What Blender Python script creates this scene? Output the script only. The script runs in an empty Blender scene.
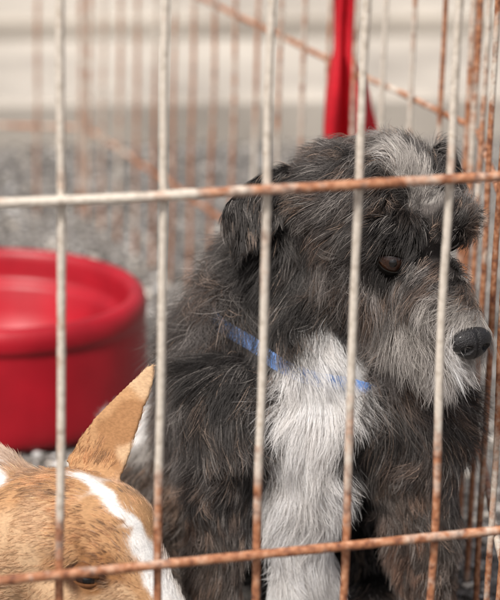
import bpy, bmesh, math, random
import numpy as np
from mathutils import Vector, Matrix, noise
from mathutils.bvhtree import BVHTree
random.seed(4); np.random.seed(4)
C = bpy.context.scene.collection
scene = bpy.context.scene
# ------------------------------------------------------------ camera
H = 0.67; CY = -1.45; PITCH = math.radians(17); ROLL = math.radians(1.5)
cam = bpy.data.cameras.new('camera'); camo = bpy.data.objects.new('camera', cam); C.objects.link(camo)
M3 = Matrix.Rotation(math.pi/2-PITCH, 3, 'X') @ Matrix.Rotation(ROLL, 3, 'Z')
CAM = Vector((0, CY, H))
camo.matrix_world = Matrix.Translation(CAM) @ M3.to_4x4()
cam.sensor_fit = 'VERTICAL'; cam.sensor_height = 36; cam.lens = 150; cam.clip_start = .02; cam.clip_end = 500
cam.dof.use_dof = True; cam.dof.focus_distance = 1.45; cam.dof.aperture_fstop = 8.0
scene.camera = camo
K = 0.24/600
def ray(px, py):
    return (M3 @ Vector(((px-250)*K, -(py-300)*K, -1))).normalized()
def P(px, py, Y):
    d = ray(px, py); return CAM + d*((Y-CY)/d.y)
def Pz(px, py, z):
    d = ray(px, py); return CAM + d*((z-H)/d.z)
UP = M3 @ Vector((0,1,0)); RT = M3 @ Vector((1,0,0))
# ------------------------------------------------------------ tagging
def tag(o, label=None, cat=None, group=None, kind=None):
    if label: o['label'] = label
    if cat: o['category'] = cat
    if group: o['group'] = group
    if kind: o['kind'] = kind
    return o
def mesh_obj(name, verts, faces, mat, parent=None, smooth=True):
    me = bpy.data.meshes.new(name); me.from_pydata([tuple(v) for v in verts], [], faces); me.update()
    if smooth: me.polygons.foreach_set('use_smooth', [True]*len(me.polygons))
    if mat: me.materials.append(mat)
    o = bpy.data.objects.new(name, me); C.objects.link(o)
    if parent: o.parent = parent
    return o
# ------------------------------------------------------------ materials
def newmat(name):
    m = bpy.data.materials.new(name); m.use_nodes = True; nt = m.node_tree
    b = nt.nodes['Principled BSDF']; return m, nt, b
def N(nt, t, **kw):
    n = nt.nodes.new(t)
    for k, v in kw.items(): setattr(n, k, v)
    return n
def ramp(nt, stops):
    r = nt.nodes.new('ShaderNodeValToRGB'); e = r.color_ramp.elements
    while len(e) < len(stops): e.new(.5)
    for i, (p, c) in enumerate(stops): e[i].position = p; e[i].color = (*c, 1)
    return r
def noisy(name, stops, scale, rough=.8, bump=.3, bscale=None, spec=.3, dist=.002):
    m, nt, b = newmat(name); L = nt.links
    tc = N(nt, 'ShaderNodeTexCoord'); n = N(nt, 'ShaderNodeTexNoise'); n.inputs['Scale'].default_value = scale; n.inputs['Detail'].default_value = 8
    L.new(tc.outputs['Object'], n.inputs['Vector']); r = ramp(nt, stops); L.new(n.outputs['Fac'], r.inputs[0]); L.new(r.outputs[0], b.inputs['Base Color'])
    n2 = N(nt, 'ShaderNodeTexNoise'); n2.inputs['Scale'].default_value = bscale or scale*4; n2.inputs['Detail'].default_value = 6
    L.new(tc.outputs['Object'], n2.inputs['Vector'])
    bp = N(nt, 'ShaderNodeBump'); bp.inputs['Strength'].default_value = bump; bp.inputs['Distance'].default_value = dist
    L.new(n2.outputs['Fac'], bp.inputs['Height']); L.new(bp.outputs[0], b.inputs['Normal'])
    b.inputs['Roughness'].default_value = rough; b.inputs['Specular IOR Level'].default_value = spec
    return m
def wire_mat():
    m, nt, b = newmat('rusty_wire'); L = nt.links
    at = N(nt, 'ShaderNodeAttribute', attribute_name='rust')
    tc = N(nt, 'ShaderNodeTexCoord')
    n = N(nt, 'ShaderNodeTexNoise'); n.inputs['Scale'].default_value = 60; n.inputs['Detail'].default_value = 8; n.inputs['Roughness'].default_value = .68
    n2 = N(nt, 'ShaderNodeTexNoise'); n2.inputs['Scale'].default_value = 230; n2.inputs['Detail'].default_value = 4
    L.new(tc.outputs['Object'], n.inputs['Vector']); L.new(tc.outputs['Object'], n2.inputs['Vector'])
    a = N(nt, 'ShaderNodeMath', operation='ADD'); L.new(n.outputs['Fac'], a.inputs[0]); L.new(at.outputs['Fac'], a.inputs[1])
    r = ramp(nt, [(0.0, (0,0,0)), (.76, (0,0,0)), (1.0, (1,1,1))]); L.new(a.outputs[0], r.inputs[0])
    pale = ramp(nt, [(.3, (.42,.365,.30)), (.55, (.61,.555,.48)), (.8, (.38,.30,.22))]); L.new(n2.outputs['Fac'], pale.inputs[0])
    ru = ramp(nt, [(.3, (.12,.040,.021)), (.5, (.33,.135,.062)), (.72, (.50,.27,.16))]); L.new(n2.outputs['Fac'], ru.inputs[0])
    mx = N(nt, 'ShaderNodeMix', data_type='RGBA'); L.new(r.outputs[0], mx.inputs[0]); L.new(pale.outputs[0], mx.inputs[6]); L.new(ru.outputs[0], mx.inputs[7])
    L.new(mx.outputs[2], b.inputs['Base Color']); b.inputs['Roughness'].default_value = .6; b.inputs['Metallic'].default_value = .05
    bp = N(nt, 'ShaderNodeBump'); bp.inputs['Strength'].default_value = .6; bp.inputs['Distance'].default_value = .0008
    L.new(n2.outputs['Fac'], bp.inputs['Height']); L.new(bp.outputs[0], b.inputs['Normal'])
    return m
WIRE = wire_mat()
def attr_mat(name, rough=.7, spec=.2):
    m, nt, b = newmat(name); L = nt.links
    at = N(nt, 'ShaderNodeAttribute', attribute_name='col')
    n = N(nt, 'ShaderNodeTexNoise'); n.inputs['Scale'].default_value = 220; n.inputs['Detail'].default_value = 5
    mp = N(nt, 'ShaderNodeMapRange'); mp.inputs[3].default_value = .55; mp.inputs[4].default_value = 1.35
    L.new(n.outputs['Fac'], mp.inputs[0])
    v = N(nt, 'ShaderNodeVectorMath', operation='SCALE'); L.new(at.outputs['Color'], v.inputs[0]); L.new(mp.outputs[0], v.inputs['Scale'])
    L.new(v.outputs[0], b.inputs['Base Color']); b.inputs['Roughness'].default_value = rough; b.inputs['Specular IOR Level'].default_value = spec
    return m
SKIN = attr_mat('dog_skin', 1.0, .0); PEB = attr_mat('gravel_stone', .8, .3)
def hair_mat(name):
    m = bpy.data.materials.new(name); m.use_nodes = True; nt = m.node_tree; nt.nodes.clear(); L = nt.links
    at = N(nt, 'ShaderNodeAttribute', attribute_name='col')
    d = N(nt, 'ShaderNodeBsdfDiffuse'); L.new(at.outputs['Color'], d.inputs['Color'])
    tl = N(nt, 'ShaderNodeBsdfTranslucent'); L.new(at.outputs['Color'], tl.inputs['Color'])
    m1 = N(nt, 'ShaderNodeMixShader'); m1.inputs[0].default_value = .33; L.new(d.outputs[0], m1.inputs[1]); L.new(tl.outputs[0], m1.inputs[2])
    h = N(nt, 'ShaderNodeBsdfHair'); h.component = 'Reflection'; h.inputs['Color'].default_value = (.50,.47,.45,1); h.inputs['RoughnessU'].default_value = .26; h.inputs['RoughnessV'].default_value = .5
    mx = N(nt, 'ShaderNodeMixShader'); mx.inputs[0].default_value = .11; L.new(m1.outputs[0], mx.inputs[1]); L.new(h.outputs[0], mx.inputs[2])
    o = N(nt, 'ShaderNodeOutputMaterial'); L.new(mx.outputs[0], o.inputs[0]); return m
HAIR = hair_mat('fur_strands')
def simple(name, col, rough, spec=.5, coat=0, bs=150, var=.25, bump=.15):
    c0 = tuple(c*(1-var) for c in col); c1 = tuple(min(1, c*(1+var)) for c in col)
    m = noisy(name, [(.3, c0), (.7, c1)], bs, rough, bump, bs*3, spec, .0008)
    m.node_tree.nodes['Principled BSDF'].inputs['Coat Weight'].default_value = coat
    return m
# ------------------------------------------------------------ world + light
w = bpy.data.worlds.new('World'); scene.world = w; w.use_nodes = True; nt = w.node_tree
bg = nt.nodes['Background']; sky = nt.nodes.new('ShaderNodeTexSky'); sky.sky_type = 'NISHITA'; sky.sun_disc = False
SUNV = Vector((-.34, -.56, 1.0)).normalized()
el = math.asin(SUNV.z); sky.sun_elevation = el; sky.sun_rotation = math.atan2(SUNV.x, SUNV.y); sky.dust_density = 5; sky.air_density = .8
hs = nt.nodes.new('ShaderNodeHueSaturation'); hs.inputs['Saturation'].default_value = .40   # hazy, thinly clouded sky
tn = nt.nodes.new('ShaderNodeMix'); tn.data_type = 'RGBA'; tn.blend_type = 'MULTIPLY'; tn.inputs[0].default_value = 1; tn.inputs[7].default_value = (1,.96,.94,1)
nt.links.new(sky.outputs[0], hs.inputs['Color']); nt.links.new(hs.outputs[0], tn.inputs[6]); nt.links.new(tn.outputs[2], bg.inputs[0]); bg.inputs[1].default_value = .15
sl = bpy.data.lights.new('sun', 'SUN'); sl.energy = 4.5; sl.angle = math.radians(9); sl.color = (1, .955, .90)
so = bpy.data.objects.new('sun', sl); C.objects.link(so); so.rotation_euler = SUNV.to_track_quat('Z', 'Y').to_euler()
vs = scene.view_settings; vs.view_transform = 'Standard'; vs.look = 'None'; vs.exposure = 0; vs.gamma = 1
# ------------------------------------------------------------ ground
gm = noisy('gravel_ground', [(.3, (.07,.062,.055)), (.5, (.145,.133,.122)), (.7, (.27,.25,.235))], 90, .9, .8, 160, .2, .006)
g = mesh_obj('ground', [(-40,-40,0),(40,-40,0),(40,40,0),(-40,40,0)], [(0,1,2,3)], gm, smooth=False); tag(g, 'dark gravelly ground inside and around the pen', 'ground', kind='structure')
kA = Pz(-100, 150, 0); kB = Pz(600, 136, 0); kd = (kB-kA).normalized(); kn = Vector((-kd.y, kd.x, 0))
kc = (kA+kB)/2
def strip(name, y0, y1, z0, z1, mat, label, cat):
    vs_ = []; prof = [(y0, z0), (y0, z1-.008), (y0+.008, z1), (y1, z1), (y1, z0)]; n = 40
    for i in range(n+1):
        s = -12+24*i/n
        for a, z in prof:
            v = kc + kd*s + kn*a; vs_.append((v.x, v.y, z))
    f = []
    for i in range(n):
        for j in range(4): a = i*5+j; f.append((a, a+5, a+6, a+1))
    o = mesh_obj(name, vs_, f, mat, smooth=False); return tag(o, label, cat, kind='structure')
conc = noisy('pale_concrete', [(.25, (.26,.235,.205)), (.5, (.39,.355,.31)), (.75, (.48,.44,.385))], 6, .85, .5, 120, .25, .002)
conc2 = noisy('pale_pavement_concrete', [(.25, (.25,.225,.195)), (.5, (.37,.335,.29)), (.75, (.45,.41,.355))], 4, .85, .5, 100, .25, .002)
strip('kerb', 0, .34, -.02, .055, conc, 'low pale concrete kerb behind the pen', 'kerb')
strip('pavement', .355, 9, -.02, .085, conc2, 'pale concrete pavement beyond the kerb', 'pavement')
def pebbles(n):
    bm = bmesh.new(); bmesh.ops.create_icosphere(bm, subdivisions=1, radius=1)
    bv = np.array([v.co[:] for v in bm.verts]); bf = np.array([[v.index for v in f.verts] for f in bm.faces]); bm.free()
    k = len(bv)
    x = np.random.uniform(-.62, .62, n); y = np.random.uniform(-.3, 1.45, n)
    s = np.random.uniform(.0012, .0032, n)*np.where(np.random.rand(n) < .06, 1.6, 1)
    sc = np.stack([s*np.random.uniform(.8,1.5,n), s*np.random.uniform(.8,1.3,n), s*np.random.uniform(.5,.9,n)], 1)
    v = bv[None]*(1+np.random.uniform(-.22,.22,(n,k,1)))*sc[:,None,:]
    a = np.random.uniform(0, 6.28, n)[:,None]; c, sn = np.cos(a), np.sin(a)
    V = np.stack([v[...,0]*c-v[...,1]*sn+x[:,None], v[...,0]*sn+v[...,1]*c+y[:,None], v[...,2]+(s*.35)[:,None]], 2).reshape(-1,3)
    F = (bf[None]+(np.arange(n)*k)[:,None,None]).reshape(-1,3)
    t = np.random.choice([.05,.08,.12,.17,.25,.35,.50], n); h = np.random.uniform(.02,.18, n)
    col = np.repeat(np.stack([t*(1+h*.6), t, t*(1-h*.8), np.ones(n)], 1), k, 0)
    o = mesh_obj('gravel', V.tolist(), F.tolist(), PEB, smooth=False)
    a = o.data.attributes.new('col', 'FLOAT_COLOR', 'POINT'); a.data.foreach_set('color', col.astype(np.float32).ravel())
    tag(o, 'loose grey gravel stones covering the ground', 'gravel', kind='stuff')
pebbles(50000)
# ------------------------------------------------------------ wire pen
def tube(name, a, b, r, parent, rustf, wob=.0006):
    a = Vector(a); b = Vector(b); d = (b-a); Ln = d.length; d.normalize()
    u = d.orthogonal().normalized(); v = d.cross(u); n = max(2, int(Ln/.006)); ns = 10
    vs_ = []; rv = []
    for i in range(n+1):
        t = i/n; c = a.lerp(b, t)
        off = u*noise.noise(c*9+Vector((3,1,7)))*wob*2.5 + v*noise.noise(c*9+Vector((13,5,2)))*wob*2.5
        rr = r*(1+.12*noise.noise(c*160))
        for k in range(ns):
            an = 2*math.pi*k/ns; vs_.append(c+off+(u*math.cos(an)+v*math.sin(an))*rr); rv.append(rustf(c, t))
    f = [(i*ns+k, i*ns+(k+1)%ns, (i+1)*ns+(k+1)%ns, (i+1)*ns+k) for i in range(n) for k in range(ns)]
    f.append(tuple(range(ns))[::-1]); f.append(tuple(n*ns+k for k in range(ns)))
    o = mesh_obj(name, vs_, f, WIRE, parent)
    at = o.data.attributes.new('rust', 'FLOAT', 'POINT'); at.data.foreach_set('value', rv)
    return o
def frame_mesh(name, pts, r, parent, rustf):
    V = []; F = []; R = []
    for i in range(4):
        o = tube('tmp', pts[i], pts[(i+1)%4], r, None, rustf); off = len(V)
        V += [v.co.copy() for v in o.data.vertices]; F += [tuple(k+off for k in p.vertices) for p in o.data.polygons]
        R += [d.value for d in o.data.attributes['rust'].data]; me = o.data; bpy.data.objects.remove(o); bpy.data.meshes.remove(me)
    o = mesh_obj(name, V, F, WIRE, parent)
    at = o.data.attributes.new('rust', 'FLOAT', 'POINT'); at.data.foreach_set('value', R); return o
pen = bpy.data.objects.new('wire_pen', None); C.objects.link(pen)
tag(pen, 'rusty wire exercise pen of vertical and horizontal wires around the two dogs', 'dog pen')
FL = P(0, 201, -.28); zU = FL.z; FR = Pz(500, 173, zU)
FL2 = P(0, 577, -.28); zL = FL2.z; FR2 = Pz(500, 529, zL)
d1 = (FR-FL); d2 = (FR2-FL2); fd = (d1.normalized()+d2.normalized()); fd.z = 0; fd.normalize(); fn = Vector((fd.y, -fd.x, 0))
F0 = Vector((FL.x, FL.y, 0))
def Fp(px, py):
    d = ray(px, py); t = (F0-CAM).dot(fn)/d.dot(fn); return CAM+d*t
def vert_rust_front(c, t):
    return .15 + .44*max(0, min(1, (.245-c.z)/.08)) + .20*noise.noise(c*20)
def h_up(c, t): return .22 + .36*max(0, min(1, (c.x+.03)/.03)) + .18*noise.noise(c*26)
def h_lo(c, t): return .54 + .20*noise.noise(c*26)
uR = (Fp(512, 545)-F0).dot(fd); uL = -.62
def FP(u, z, off=0): return F0 + fd*u + Vector((0,0,z)) + fn*off
pn = frame_mesh('panel', [FP(uL,.0),FP(uR,.0),FP(uR,.62),FP(uL,.62)], .0030, pen, lambda c,t: .24+.1*noise.noise(c*20))
pn['label'] = 'front panel of pale and rusty wires'
us = [(Fp(x, 370)-F0).dot(fd) for x in (60, 160, 262, 353, 441)]
u = us[0]-.051
while u > uL+.02: us.append(u); u -= .050
for u in us: tube('vertical_wire', FP(u,.0), FP(u,.618), .0022, pn, vert_rust_front)
for z, rf in ((zU, h_up), (zL, h_lo), (zU+(zU-zL), h_up)): tube('horizontal_wire', FP(uL,z,.0046), FP(uR,z,.0046), .0026, pn, rf)
c1 = FP(uR, 0)
cA = P(472, 130, .25); zBU = cA.z; cA = Vector((cA.x, cA.y, 0))
pb = Pz(88, -54, zBU); cB = Vector((pb.x, pb.y, 0)); zBL = P(88, 130, pb.y).z
cD = cB + Vector((-.75, .05, 0))
def rb(c, t): return .37 + .34*noise.noise(c*9) + .12*max(0, min(1, (.3-c.z)/.15))
def rbh(c, t): return .50 + .26*noise.noise(c*9)
def panel(a, b, zs, sp, rf, label, rr=.0018):
    d = (b-a); Ln = d.length; d.normalize(); n = Vector((d.y, -d.x, 0))
    q = frame_mesh('panel', [a+d*.006+Vector((0,0,-.004)), b-d*.006+Vector((0,0,-.004)), b-d*.006+Vector((0,0,.62)), a+d*.006+Vector((0,0,.62))], .0025, pen, rf)
    q['label'] = label; k = int(round(Ln/sp))
    for i in range(1, k): 
        p = a+d*(Ln*i/k); tube('vertical_wire', p+Vector((0,0,-.002)), p+Vector((0,0,.618)), rr, q, rf)
    for z in zs: tube('horizontal_wire', a+d*.006+n*.0041+Vector((0,0,z)), b-d*.006+n*.0041+Vector((0,0,z)), .0023, q, rbh)
panel(c1+Vector((.004,.008,0)), cA, (zBL, zBU, zBU*2-zBL), .070, lambda c,t: .40+.32*noise.noise(c*13)+.14*max(0, min(1, (.4-c.z)/.2)), 'side panel of rusty wires at the right', .0020)
panel(cA, cB, (zBL, zBU, zBU*2-zBL), .050, rb, 'back panel of rusty wires slanting away')
panel(cB, cD, (zBL, zBU, zBU*2-zBL), .050, rb, 'far panel of rusty wires behind the red bowl')
# ------------------------------------------------------------ red bowl
red = simple('red_plastic', (.29,.006,.014), .42, .35, 0, 18, .25, .3)
def lathe(name, prof, mat, loc, parent=None, ns=96):
    vs_ = []; f = []
    for r, z in prof:
        for k in range(ns): a = 2*math.pi*k/ns; vs_.append((r*math.cos(a), r*math.sin(a), z))
    for j in range(len(prof)-1):
        for k in range(ns): f.append((j*ns+k, j*ns+(k+1)%ns, (j+1)*ns+(k+1)%ns, (j+1)*ns+k))
    o = mesh_obj(name, vs_, f, mat, parent); o.location = loc; return o
prof = [(.0005,.004),(.105,.004),(.116,.0),(.1200,.002),(.1215,.007),(.1214,.015),(.1209,.025),(.1201,.040),(.1190,.056),(.1178,.070),(.1172,.0745),(.1174,.0760),(.1186,.0775),(.1190,.0810),(.1188,.0870),(.1170,.0925),(.1140,.0955),(.1105,.0964),(.1070,.0955),(.1045,.0925),(.1032,.0880),(.1022,.0760),(.1012,.0720),(.0980,.0705),(.0950,.0695),(.0930,.066),(.089,.050),(.082,.036),(.076,.0295),(.0700,.0270),(.0680,.024),(.04,.0232),(.0005,.023)]
bw = lathe('food_bowl', prof, red, (-.2000, .435, .003)); tag(bw, 'round red plastic feeding bowl on the gravel at left', 'bowl')
# ------------------------------------------------------------ red strap
def strap():
    fab = simple('red_cloth', (.48,.008,.018), .6, .3, 0, 300, .2, .4)
    rows = [(-260,344,26,.1),(-120,344,24,.2),(-40,344,22,.0),(0,344,21,.5),(35,343,19,.8),(56,343,20,1),(72,345,30,1),(95,348,42,1),(125,351,52,1),(170,352,54,1),(230,350,30,1)]
    vs_ = []; f = []; m = 21; Y0 = .44
    R = []
    for i in range(len(rows)-1):
        for s in range(6):
            t = s/6; R.append(tuple(rows[i][k]*(1-t)+rows[i+1][k]*t for k in range(4)))
    R.append(rows[-1])
    for (py, px, w_, fo) in R:
        for k in range(m):
            t = k/(m-1)-.5; p = P(px+t*w_, py, Y0 + fo*.008*math.sin(t*12+py*.02)+.003*math.sin(py*.05)); vs_.append(p)
    for i in range(len(R)-1):
        for k in range(m-1): a = i*m+k; f.append((a, a+1, a+m+1, a+m))
    o = mesh_obj('strap', vs_, f, fab); md = o.modifiers.new('s', 'SOLIDIFY'); md.thickness = .0015
    tag(o, 'bright red cloth strap hanging down behind the grey dog', 'strap')
strap()
# ------------------------------------------------------------ body builder
def chain_spheres(ch, world=False):
    pts = []
    q = [(Vector(c[:3]) if world else P(c[0], c[1], c[2]), c[3]) for c in ch]
    if len(q) == 1: return q
    for (a, ra), (b, rb_) in zip(q, q[1:]):
        n = max(2, int((b-a).length/(min(ra, rb_)*.28)))
        for i in range(n+1): t = i/n; pts.append((a.lerp(b, t), ra*(1-t)+rb_*t))
    return pts
def prism(bm, poly, th):
    P3 = [P(*p) for p in poly]; n = Vector((0,0,0)); c = sum(P3, Vector())/len(P3)
    for a, b in zip(P3, P3[1:]+P3[:1]): n += (a-c).cross(b-c)
    n.normalize()
    top = [bm.verts.new(p+n*th) for p in P3]; bot = [bm.verts.new(p-n*th) for p in P3]
    ct = bm.verts.new(c+n*th*1.3); cb = bm.verts.new(c-n*th*1.3); k = len(P3)
    for i in range(k):
        j = (i+1)%k
        bm.faces.new((top[i], top[j], ct)); bm.faces.new((bot[j], bot[i], cb)); bm.faces.new((top[j], top[i], bot[i], bot[j]))
def build_body(name, chains, wchains, prisms, voxel=.0028, sm=8):
    bm = bmesh.new()
    sph = []
    for c in chains: sph += chain_spheres(c)
    for c in wchains: sph += chain_spheres(c, True)
    for p, r in sph: bmesh.ops.create_icosphere(bm, subdivisions=3, radius=r, matrix=Matrix.Translation(p))
    for poly, th in prisms: prism(bm, poly, th)
    me = bpy.data.meshes.new(name+'_t'); bm.to_mesh(me); bm.free()
    o = bpy.data.objects.new(name+'_t', me); C.objects.link(o)
    r = o.modifiers.new('r', 'REMESH'); r.mode = 'VOXEL'; r.voxel_size = voxel; r.use_smooth_shade = True
    s = o.modifiers.new('s', 'SMOOTH'); s.factor = .5; s.iterations = sm
    dg = bpy.context.evaluated_depsgraph_get(); dg.update()
    m2 = bpy.data.meshes.new_from_object(o.evaluated_get(dg)); m2.name = name
    bpy.data.objects.remove(o); bpy.data.meshes.remove(me)
    m2.materials.clear(); m2.materials.append(SKIN)
    o2 = bpy.data.objects.new(name, m2); C.objects.link(o2)
    m2.polygons.foreach_set('use_smooth', [True]*len(m2.polygons))
    bvh = BVHTree.FromPolygons([v.co[:] for v in m2.vertices], [tuple(p.vertices) for p in m2.polygons])
    return o2, bvh
def hit(bvh, px, py, fallback=0):
    h = bvh.ray_cast(CAM, ray(px, py))
    if h[0] is None:
        h = bvh.find_nearest(P(px, py, fallback))
    return h[0], h[1]
class Anchors:
    def __init__(s, bvh, lst, extra=(), power=7):
        pos=[]; col=[]; ln=[]; cd=[]; s.power = power
        for (px, py, c, L, dx, dy) in lst:
            p, n = hit(bvh, px, py); pos.append(p[:]); col.append(c); ln.append(L*.001); v = RT*dx - UP*dy; cd.append(v[:])
        for (w_, c, L, v) in extra: pos.append(w_); col.append(c); ln.append(L*.001); cd.append(v)
        s.pos=np.array(pos); s.col=np.array(col, float); s.ln=np.array(ln); s.cd=np.array(cd, float)
    def ev(s, p, warp=True):
        p = p+.005*np.sin(p[:,[1,2,0]]*260+1.3)*np.sin(p[:,[2,0,1]]*170)      # ragged patch borders
        if warp: p = p+np.random.normal(0, .0025, p.shape)
        d2 = ((p[:,None,:]-s.pos[None])**2).sum(2)+3e-6
        w_ = d2**(-s.power/2); w_ /= w_.sum(1, keepdims=True)
        v_ = d2**(-2.5); v_ /= v_.sum(1, keepdims=True)
        return w_@s.col, v_@s.ln, v_@s.cd
def colour_mesh(o, A, k=.6):
    n = len(o.data.vertices); co = np.zeros(n*3, np.float32); o.data.vertices.foreach_get('co', co); co = co.reshape(-1,3).astype(float)
    out = []
    for i in range(0, n, 20000): out.append(A.ev(co[i:i+20000], False)[0])
    c = np.concatenate(out)*k; c = np.concatenate([c, np.ones((n,1))], 1)
    a = o.data.attributes.new('col', 'FLOAT_COLOR', 'POINT'); a.data.foreach_set('color', c.astype(np.float32).ravel())
def fur(o, A, n, guides, radius, lift, clump, messy, shy, grizzle, parent, seg=7, grav=.25, name='fur', label=None, lenk=1.0, brown=0, swirl=.38):
    me = o.data; me.calc_loop_triangles()
    nv = len(me.vertices); co = np.zeros(nv*3, np.float32); me.vertices.foreach_get('co', co); co = co.reshape(-1,3).astype(float)
    no = np.zeros(nv*3, np.float32); me.vertices.foreach_get('normal', no); no = no.reshape(-1,3).astype(float)
    nt_ = len(me.loop_triangles); tr = np.zeros(nt_*3, np.int32); me.loop_triangles.foreach_get('vertices', tr); tr = tr.reshape(-1,3)
    a, b, c = co[tr[:,0]], co[tr[:,1]], co[tr[:,2]]
    ar = np.linalg.norm(np.cross(b-a, c-a), axis=1)
    fn_ = np.cross(b-a, c-a); fn_ /= np.linalg.norm(fn_, axis=1, keepdims=True)+1e-12
    vd = np.array(CAM)-a; vd /= np.linalg.norm(vd, axis=1, keepdims=True)
    ar = ar*np.where((fn_*vd).sum(1) > -.25, 1, .25)
    ar /= ar.sum()
    def sample(k):
        t = np.random.choice(nt_, k, p=ar); r1 = np.sqrt(np.random.rand(k,1)); r2 = np.random.rand(k,1)
        w0, w1, w2 = 1-r1, r1*(1-r2), r1*r2
        p = a[t]*w0+b[t]*w1+c[t]*w2; q = no[tr[t,0]]*w0+no[tr[t,1]]*w1+no[tr[t,2]]*w2
        return p, q/np.linalg.norm(q, axis=1, keepdims=True)
    def grow(p, q, rnd, lenvar):
        col, ln, cd = [], [], []
        for i in range(0, len(p), 20000):
            x, y, z = A.ev(p[i:i+20000]); col.append(x); ln.append(y*lenk); cd.append(z)
        col = np.concatenate(col); ln = np.concatenate(ln); cd = np.concatenate(cd)
        for (e, rad, keep) in shy:
            dd = np.linalg.norm(p-np.array(e), axis=1); ln = ln*np.clip((dd-keep)/rad, .04, 1)
        t = cd-q*(cd*q).sum(1, keepdims=True); t /= np.linalg.norm(t, axis=1, keepdims=True)+.15
        sw = np.stack([np.sin(p[:,2]*95+p[:,0]*40), np.sin(p[:,0]*85+p[:,2]*30+2), np.sin(p[:,0]*110-p[:,2]*60+4)], 1)*swirl
        calm = np.where(col.mean(1) > .6, .7, 1.0)[:,None] if brown else 1.0
        loose = np.clip(ln/.018, .45 if brown else .30, 1.15)[:,None]*calm
        t = t+sw*loose
        r = np.random.normal(0, rnd, p.shape)*loose; ln = ln*np.random.uniform(1-lenvar, 1+lenvar*.4, len(p))
        pts = np.zeros((len(p), seg, 3)); pts[:,0] = p-q*.001; cur = pts[:,0].copy()
        r2_ = np.random.normal(0, rnd*1.1, p.shape)*loose
        for k in range(1, seg):
            s = k/(seg-1)
            d = t*(.55+.6*s)+q*lift*loose*(1.15-s)+r*(.5+.5*s)+r2_*s*s+np.array([0,0,-grav])*s
            d /= np.linalg.norm(d, axis=1, keepdims=True); cur = cur+d*(ln/(seg-1))[:,None]; pts[:,k] = cur
        return pts, col, ln
    gp, gq = sample(guides); gpts, _, _ = grow(gp, gq, messy, .3)
    p, q = sample(n); pts, col, ln = grow(p, q, messy*.55, .6)
    from mathutils.kdtree import KDTree
    kd = KDTree(guides)
    for i in range(guides): kd.insert(gp[i], i)
    kd.balance()
    idx = np.array([kd.find(x)[1] for x in p]); dist = np.linalg.norm(gp[idx]-p, axis=1)
    s = (np.linspace(0, 1, seg)**1.3)[None,:,None]
    cl = (clump*np.random.uniform(.35, 1, n))[:,None,None]*np.clip(1-(dist/.025),0,1)[:,None,None]
    cl = cl*np.where(np.random.rand(n) < .14, 0, 1)[:,None,None]
    gl = gpts[idx]-gp[idx][:,None,:]; scl = (ln/np.maximum(np.linalg.norm(gl[:,-1], axis=1), 1e-5)).clip(0,1.2)[:,None,None]
    pts = pts*(1-s*cl)+(gp[idx][:,None,:]+gl*scl)*(s*cl)
    big = 1+.5*np.sin(p[:,0]*150+np.sin(p[:,2]*120)*2)*np.sin(p[:,2]*130+p[:,1]*90)
    gv = np.random.uniform(.5, 1.6, guides)[idx]; v = gv*np.random.uniform(.6, 1.5, n)*(big if brown else 1)
    hot = col.mean(1) > .4; v[hot] = v[hot]**.2
    col = col*v[:,None]
    lum = col.mean(1); gg = np.random.uniform(0, 1.8, guides)[idx]**3; gr = (np.random.rand(n) < grizzle*gg)&(lum < .2)&(lum > .010)
    col[gr] = col[gr]*.4+np.array([.33,.30,.275])*np.random.uniform(.3,1.5,(gr.sum(),1))
    if brown:
        br = (np.random.rand(guides) < brown)[idx]&(lum > .010)&(lum < .2)
        col[br] = col[br]*np.array([1.35,1.08,.90])
    col = np.clip(col, .003, .96)
    cu = bpy.data.hair_curves.new(name); cu.add_curves([seg]*n)
    cu.attributes['position'].data.foreach_set('vector', pts.astype(np.float32).ravel())
    ra = cu.attributes.get('radius') or cu.attributes.new('radius', 'FLOAT', 'POINT')
    prof_ = np.interp(np.linspace(0,1,seg), [0,.5,.8,1], [1,.9,.6,.12])
    rad = (np.random.uniform(.6,1.3,(n,1))*prof_[None]*radius); ra.data.foreach_set('value', rad.astype(np.float32).ravel())
    ca = cu.attributes.new('col', 'FLOAT_COLOR', 'CURVE'); ca.data.foreach_set('color', np.concatenate([col, np.ones((n,1))],1).astype(np.float32).ravel())
    cu.materials.append(HAIR); ho = bpy.data.objects.new(name, cu); C.objects.link(ho); ho.parent = parent
    if label: ho['label'] = label
    return ho
# ------------------------------------------------------------ grey dog
chains = [
 [(330,395,.010,.038),(290,390,.045,.054),(250,440,.10,.060),(228,475,.13,.060)],
 [(264,322,.035,.039),(247,380,.05,.048)],
 [(342,262,.026,.036),(310,320,.024,.038),(305,370,.009,.039)],
 [(302,232,.034,.030),(284,275,.036,.036)],
 [(366,208,.006,.043)],[(392,201,-.010,.034)],[(346,204,.018,.036)],
 [(354,254,-.004,.026),(388,286,-.028,.022)],
 [(404,258,-.034,.025),(434,288,-.054,.0180),(457,320,-.068,.0140),(464,335,-.073,.0134)],
 [(398,306,-.038,.016),(426,331,-.052,.0130),(450,350,-.062,.0095)],
 [(384,233,-.040,.016),(402,231,-.044,.014)],[(440,219,-.028,.018),(452,223,-.020,.014)],
 [(240,405,-.002,.034),(224,480,-.016,.021),(214,560,-.020,.016),(216,615,-.024,.015)],
 [(402,405,.0,.036),(416,480,-.010,.024),(422,560,-.014,.019),(428,615,-.018,.016)],
 [(312,422,-.014,.030),(303,485,-.020,.022),(302,540,-.020,.016),(302,600,-.018,.014)],
]
wl = []
for (px, py, Y) in ((216,615,-.024),(428,615,-.018)):
    p = P(px, py, Y); wl.append([(p.x,p.y,p.z,.016),(p.x,p.y-.004,.022,.015),(p.x+.006,p.y-.020,.015,.015)])
wl.append([(-.035,.13,.07,.052),(-.062,.08,.055,.036),(-.06,.03,.02,.018),(-.055,-.01,.015,.014)])
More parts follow.
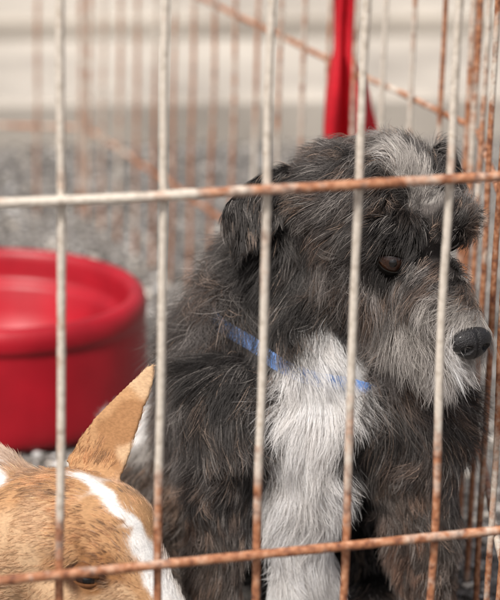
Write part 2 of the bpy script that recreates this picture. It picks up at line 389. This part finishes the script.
wl.append([(.06,.11,.09,.056),(.085,.09,.055,.036),(.085,.04,.02,.018),(.085,.0,.015,.014)])
wl.append([(-.03,.19,.05,.020),(-.066,.200,.035,.016),(-.086,.17,.055,.016),(-.078,.145,.085,.016)])
prisms = [([(318,176,.014),(302,170,.016),(286,165,.016),(264,172,.010),(243,186,.004),(225,204,-.002),(220,220,-.004),(229,242,-.006),(239,261,-.006),(250,244,-.006),(268,224,-.002),(296,212,.004),(316,196,.010)], .0036),
          ([(428,150,.02),(442,140,.02),(453,148,.022),(462,168,.018),(466,186,.012),(462,198,.008),(455,196,.010),(445,175,.015)], .0030)]
dog, bvh = build_body('grey_dog', chains, wl, prisms, .0025, 5)
tag(dog, 'scruffy dark grey puppy with white chest sitting behind the front wires', 'dog')
BK=(.0075,.0068,.0066); DK=(.0135,.0118,.0114); DG=(.027,.0235,.0225); CG=(.060,.052,.049); MG=(.16,.142,.132); LG=(.44,.41,.38); WH=(.96,.94,.92); BR=(.090,.058,.043); BG=(.125,.098,.082)
anch = [
 (330,150,CG,14,-.8,-.1),(352,136,CG,14,-.7,-.3),(310,190,DG,17,-.8,.3),(366,150,DG,14,-.7,-.2),(380,172,DG,14,-.6,-.1),(396,192,DG,11,-.5,.1),(372,134,MG,14,-.5,-.5),
 (386,140,LG,14,-.5,-.4),(398,157,LG,14,-.5,-.4),(411,176,LG,13,-.3,-.6),(422,194,LG,11,-.1,-.7),(430,208,MG,9,0,-.8),(408,142,DG,13,.1,-.5),(424,160,DG,13,.2,-.5),(438,182,DG,11,.3,-.5),
 (440,214,DG,8,.1,-.8),(440,155,DK,12,.6,-.1),(360,180,CG,18,-.8,.1),(340,205,CG,20,-.8,.3),(375,208,DG,15,-.7,.4),(398,214,DK,13,-.3,.8),(410,240,BK,10,-.3,.8),(378,236,BK,15,-.2,1),(392,236,BK,13,.1,1),(385,278,BK,11,-.6,.8),(403,240,BK,12,0,1),(370,255,DK,14,-.8,.7),
 (365,238,DG,18,-.8,.6),(362,268,CG,18,-.8,.8),(440,250,DK,8,-.2,.3),(450,275,CG,9,-.4,.5),(460,300,MG,11,-.6,.7),(463,316,LG,10,-.6,.7),(432,278,CG,12,-.6,.6),(440,300,MG,14,-.6,.8),(414,285,MG,16,-.7,.8),(405,272,DK,10,-.7,.7),
 (448,308,LG,16,-.6,.9),(422,304,LG,20,-.5,1),(394,298,MG,24,-.6,1),(400,322,LG,27,-.4,1.2),(430,336,LG,28,-.1,1.2),(450,349,WH,26,.1,1.2),(463,353,LG,15,.25,1),
 (345,250,CG,23,-.7,.8),(332,275,MG,25,-.5,1),(355,288,MG,27,-.5,1),(372,312,MG,28,-.3,1.2),(340,312,BK,24,-.4,1),(385,332,LG,29,-.2,1.2),(415,346,LG,28,0,1.2),
 (300,240,DK,20,-.5,.8),(285,262,BK,20,-.4,.9),(285,295,BK,24,-.4,1),(305,312,BK,22,-.2,1),(265,320,DK,30,-.3,1),(285,345,DG,26,-.2,1),(268,285,BK,22,-.3,1),(258,262,BK,20,-.3,1),  # dark neck fur, painted blacker to put in the shadow below ear and cheek
 (235,285,CG,28,-.4,.9),(215,320,CG,30,-.3,1),(195,360,CG,30,-.2,1),(180,420,CG,28,-.2,1),(225,360,DK,30,-.2,1),(245,385,BK,28,0,1),(210,420,DG,28,-.1,1),(240,330,DG,30,-.2,1),
 (322,342,WH,22,0,1),(338,352,WH,24,.1,1),(300,362,WH,24,-.15,1),(334,368,WH,26,.15,1),(350,378,WH,26,.3,1),(312,388,WH,26,0,1),(314,415,WH,28,0,1),(290,400,WH,26,-.15,1),(336,405,WH,26,.1,1),(302,445,WH,28,0,1),(322,445,WH,26,0,1),(285,450,WH,24,0,1),(305,490,WH,28,0,1),(290,495,WH,22,0,1),(294,530,WH,24,0,1),(314,515,WH,22,0,1),(302,550,WH,24,0,1),(300,590,WH,22,0,1),
 (268,388,DK,28,0,1),(262,420,DK,24,0,1),(254,465,BK,14,0,1),(255,530,BK,11,0,1),(368,372,MG,27,.2,1),(362,402,DG,26,.05,1),(352,440,DK,20,0,1),(342,490,DK,15,0,1),(344,570,DK,11,0,1),
 (395,385,MG,28,.1,1),(425,395,CG,26,.2,1),(450,420,DG,24,.3,1),(405,440,CG,21,.1,1),(435,460,CG,19,.2,1),(410,500,BG,14,0,1),(435,545,BG,13,.1,1),(420,600,BR,11,0,1),(440,510,CG,14,.2,1),(402,540,BR,12,-.1,1),(380,430,DK,24,0,1),
 (225,450,CG,20,-.2,1),(205,480,CG,17,-.3,1),(230,510,CG,12,0,1),(210,550,BG,12,-.1,1),(222,590,BG,11,0,1),(180,500,BG,22,-.4,.9),(165,560,BG,22,-.4,.8),(190,600,BR,15,0,.8),(148,428,WH,14,-.4,.9),(153,445,LG,18,-.4,.9),(162,462,BG,22,-.4,.9),(150,480,BG,20,-.4,.9),
 (286,176,DK,10,-.6,.6),(264,188,DK,10,-.5,.8),(240,206,DK,10,-.3,1),(237,240,DK,10,0,1),(265,212,DK,10,-.3,1),(290,200,DK,10,-.4,1),(250,226,DK,10,-.1,1),(228,220,DK,10,0,1),(453,158,DK,9,.3,.8),(458,178,DK,9,0,1),(457,194,DK,9,-.1,1),
]
extra = [((.0,.20,.15),DG,26,(0,.3,-1)),((-.02,.16,.18),DG,26,(-.1,.5,-1)),((.05,.12,.25),DG,26,(0,.6,-.8)),((.06,.06,.36),DK,22,(-.2,.8,-.3)),((.02,.06,.33),DK,22,(-.3,.8,-.3)),((-.080,.138,.10),WH,14,(-.3,0,.9)),((-.088,.155,.070),LG,14,(-.3,0,.5)),((-.06,.22,.04),BG,14,(-1,0,.1)),((.10,.10,.08),BR,20,(.2,0,-1)),((.0,.02,.02),BR,8,(0,-1,0))]
A = Anchors(bvh, anch, extra)
eyeM = simple('dog_eye_brown', (.022,.009,.005), .10, .5, .3, 60, .3, 0)
lidM = simple('dark_eyelid', (.008,.007,.006), .85, .1, 0, 300, .3, .3)
tlidM = simple('brown_eyelid', (.14,.06,.025), .8, .1, 0, 300, .3, .3)
noseM = simple('black_wet_nose', (.011,.010,.011), .42, .5, .1, 420, .35, 1.0)
pupM = simple('pupil_black', (.002,.002,.002), .08, .5, .4, 60, .1, 0)
def ball(name, c, r, mat, parent, look=None, scale=(1,1,1)):
    bm = bmesh.new(); bmesh.ops.create_uvsphere(bm, u_segments=40, v_segments=24, radius=r)
    q = Vector(look).to_track_quat('Z', 'Y').to_matrix() if look is not None else Matrix.Identity(3)
    for v in bm.verts: v.co = q @ Vector((v.co.x*scale[0], v.co.y*scale[1], v.co.z*scale[2]))+c
    me = bpy.data.meshes.new(name); bm.to_mesh(me); bm.free(); me.materials.append(mat)
    me.polygons.foreach_set('use_smooth', [True]*len(me.polygons)); o = bpy.data.objects.new(name, me); C.objects.link(o); o.parent = parent; return o
def lids(c, look, r, parent, up, low, tilt, mat):
    z = Vector(look).normalized(); x = RT-z*RT.dot(z); x.normalize(); y = z.cross(x)
    x, y = x*math.cos(tilt)+y*math.sin(tilt), -x*math.sin(tilt)+y*math.cos(tilt)
    vs_ = []; f = []; n = 28; m = 10; R = r*1.06
    for sgn, cov in ((1, up), (-1, low)):
        off = len(vs_)
        for i in range(n+1):
            u_ = math.pi*i/n
            for j in range(m+1):
                e0 = (math.pi/2-cov)*math.sin(u_)**.6
                th = e0 + (math.radians(125)-e0)*j/m
                k_ = R*(1+.06*(j == 0))
                vs_.append(c + x*math.cos(u_)*k_ + (z*math.cos(th)+y*sgn*math.sin(th))*math.sin(u_)*k_)
        for i in range(n):
            for j in range(m): a = off+i*(m+1)+j; f.append((a, a+1, a+m+2, a+m+1))
    o = mesh_obj('eyelid', vs_, f, mat, parent); md = o.modifiers.new('s', 'SOLIDIFY'); md.thickness = r*.08; md.offset = 1
    return o
def make_eye(px, py, r, bvh, parent, look, shy_list, sink, up, low, tilt, rad, keep, mat=lidM):
    p, n = hit(bvh, px, py); lk = Vector(look)
    lk = (n*.6+lk.normalized()*.6).normalized()
    c = p-lk*r*sink; e = ball('eye', c, r, eyeM, parent)
    ball('pupil', c+lk*r*.42, r*.62, pupM, e, lk, (.86,.86,1))
    lids(c, lk, r, e, up, low, tilt, mat)
    shy_list.append((p[:], rad, r*keep)); return p
shy = []
make_eye(393, 262, .0095, bvh, dog, (.35,-.85,-.18), shy, .62, 1.12, 1.0, -.18, .007, .48)
make_eye(456, 243, .0080, bvh, dog, (.9,-.3,-.1), shy, .85, 1.2, 1.0, 0, .006, .4)
npx = P(471, 343, -.082); look = Vector((.50,-.82,-.12)).normalized()
bm = bmesh.new(); bmesh.ops.create_icosphere(bm, subdivisions=5, radius=1)
q = look.to_track_quat('Z', 'Y').to_matrix()
for v in bm.verts:
    c = v.co.copy(); x, y, z = c
    wd = 1+.30*y; s = Vector((x*.0128*wd, y*.0098 - .0012*x*x, z*.0076))
    for sx in (-1, 1):
        d = (((abs(x)-.55)/1.2)**2+((y+.12+.35*(abs(x)-.55)))**2)**.5 if x*sx > 0 else 9
        if z > 0 and d < .28: s.z -= .0055*(1-d/.28)**.7
    if z > 0 and abs(x) < .08: s.z -= .0012*(1-abs(x)/.08)
    v.co = q @ s + npx
me = bpy.data.meshes.new('nose'); bm.to_mesh(me); bm.free(); me.materials.append(noseM); me.polygons.foreach_set('use_smooth', [True]*len(me.polygons))
no_ = bpy.data.objects.new('nose', me); C.objects.link(no_); no_.parent = dog
shy.append((npx[:], .008, .006))
hp_, _ = hit(bvh, 272, 358); shy.append((hp_[:], .010, .001))
hp_, _ = hit(bvh, 328, 366); shy.append((hp_[:], .005, .001))
colour_mesh(dog, A)
fur(dog, A, 240000, 6000, .000100, .62, .86, .38, shy, .11, dog, label='long scruffy grey, black and white coat', lenk=1.10, brown=.30, swirl=.45)
# collar
def collar():
    c = P(306, 347, .012); ax = (P(350,255,.0)-P(295,410,.012)).normalized()
    x = (RT-ax*RT.dot(ax)).normalized(); y = ax.cross(x); n = 72; cen = []
    for i in range(n):
        a = 2*math.pi*i/n; d = x*math.cos(a)+y*math.sin(a); h = bvh.ray_cast(c, d)
        dist = min(h[3] if h[3] else .06, .062); cen.append((dist+.0010, d))
    vs_ = []; f = []
    for i in range(n):
        r = sum(cen[(i+k)%n][0] for k in range(-2,3))/5; d = cen[i][1]
        for (o_, h_) in ((0,-.0046),(.0014,-.0046),(.0014,.0046),(0,.0046)): vs_.append(c+d*(r+o_)+ax*h_)
    for i in range(n):
        for k in range(4): f.append((i*4+k, ((i+1)%n)*4+k, ((i+1)%n)*4+(k+1)%4, i*4+(k+1)%4))
    o = mesh_obj('collar', vs_, f, simple('blue_webbing', (.22,.40,.85), .6, .3, 0, 600, .2, .6), dog, smooth=False)
    o['label'] = 'light blue collar half hidden in the fur'
collar()
# ------------------------------------------------------------ tan dog
tch = [
 [(72,543,-.118,.043)],[(40,540,-.105,.041)],[(100,540,-.122,.035)],
 [(105,562,-.130,.034),(130,596,-.142,.026),(156,628,-.150,.021),(174,650,-.155,.018)],
 [(75,588,-.140,.028),(105,625,-.142,.024)],
]
hp = P(20, 553, -.10)
twl = [[(hp.x,hp.y,hp.z,.040),(-.165,-.075,.112,.046),(-.22,-.04,.092,.062),(-.33,.03,.080,.062),(-.36,.05,.070,.055)],
 [(-.20,-.09,.075,.03),(-.155,-.125,.030,.02),(-.10,-.145,.014,.014)],[(-.19,-.01,.075,.03),(-.14,-.02,.03,.018),(-.09,-.03,.014,.014)],
 [(-.35,-.02,.055,.04),(-.30,-.07,.03,.024),(-.24,-.09,.014,.014)],[(-.37,.10,.055,.04),(-.32,.13,.03,.022),(-.27,.13,.014,.014)],
 [(-.41,.07,.06,.014),(-.47,.10,.05,.010),(-.52,.12,.06,.007)]]
tpr = [([(66,462,-.085),(82,434,-.082),(102,410,-.080),(126,386,-.076),(145,369,-.073),(154,363,-.073),(156,373,-.076),(150,394,-.083),(140,423,-.092),(130,454,-.103),(119,484,-.11),(90,496,-.11)], .0014),
       ([(-45,530,-.125),(-78,500,-.125),(-120,470,-.130),(-118,505,-.135),(-92,545,-.135),(-55,560,-.130)], .0030)]
tan, tb = build_body('tan_dog', tch, twl, tpr, .0019, 4)
tag(tan, 'tan and white short-haired puppy with one pointed ear raised at lower left', 'dog')
TA=(.53,.305,.155); TL=(.64,.43,.26); TD=(.36,.18,.08); TW=(.94,.92,.89); TG=(.40,.21,.10); TE=(.07,.035,.022)
tan_a = [(12,484,TA,9,-1,.1),(2,474,TW,9,-1,0),(12,474,TA,9,-1,0),(-15,490,TA,9,-1,.1),(-70,510,TA,8,-1,.1),(-100,500,TA,8,-1,.1),(-110,485,TA,6,-1,.1),(40,480,TA,9,-1,.0),(60,480,TA,9,-1,0),(40,520,TL,9,-.9,.2),(15,560,TL,9,-.9,.3),(60,510,TA,9,-.9,-.2),(80,530,TA,8,-.9,-.3),(75,485,TA,8,-.8,-.4),(90,508,TA,8,-.8,-.4),
 (92,484,TW,8,-.6,-.8),(103,494,TW,8,-.6,-.8),(114,507,TW,8,-.6,-.8),(125,522,TW,8,-.6,-.8),(134,537,TW,8,-.6,-.8),(141,553,TW,8,-.6,-.8),(149,573,TW,7,-.6,-.8),(158,594,TW,7,-.6,-.8),
 (118,490,TA,7,-.4,-.9),(132,503,TA,7,-.4,-.9),(146,522,TA,7,-.4,-.9),(107,520,TA,8,-.8,-.5),(118,540,TA,8,-.7,-.5),(126,560,TA,7,-.7,-.5),(134,580,TA,7,-.7,-.5),(142,597,TA,6,-.7,-.5),
 (100,525,TA,8,-.8,-.5),(110,555,TA,7,-.7,-.5),(100,560,TD,6,-.8,-.3),(116,578,TD,6,-.7,-.4),(85,562,TD,6,-.9,-.1),(87,571,TD,4,-.9,-.1),(102,576,TE,4,-.9,-.1),(70,578,TE,4,-.9,-.1),(88,589,TD,5,-.9,.1),(60,560,TA,8,-1,.1),(50,590,TL,8,-.9,.3),(90,599,TL,7,-.9,.2),(118,597,TL,7,-.7,.1),
 (78,452,TA,6,.5,-.8),(94,425,TA,5,.6,-.8),(120,396,TA,5,.6,-.8),(148,370,TL,5,.6,-.8),(150,392,TL,6,.5,-.9),(143,415,TL,6,.5,-.9),(116,428,TG,5,.5,-.8),(128,405,TG,5,.5,-.8),(108,452,TG,6,.5,-.8),(130,448,TL,7,.3,-.9),(95,468,TA,8,.4,-.8),(122,424,TG,5,.5,-.8)]
tex = [((-.22,-.04,.15),TA,9,(-1,.3,0)),((-.33,.03,.14),TA,9,(-1,.3,0)),((-.2,-.10,.08),TL,8,(-.5,0,-1)),((-.10,-.145,.014),TW,5,(1,0,0)),((-.3,-.03,.05),TL,8,(-1,0,-.5)),((-.30,.08,.08),TA,8,(-1,0,-.5))]
TAn = Anchors(tb, tan_a, tex); tshy = []
make_eye(87, 580, .0100, tb, tan, (.2,-1,-.15), tshy, .80, 1.38, 1.38, -.12, .003, .42, tlidM)
colour_mesh(tan, TAn, .8)
fur(tan, TAn, 130000, 7000, .000100, .7, .55, .34, tshy, 0, tan, seg=5, grav=.1, label='short tan and white coat', swirl=.4)
nb = P(182, 655, -.17); ball('nose', nb, .010, noseM, tan, (.6,-.6,-.3), (1.15,.9,.8))
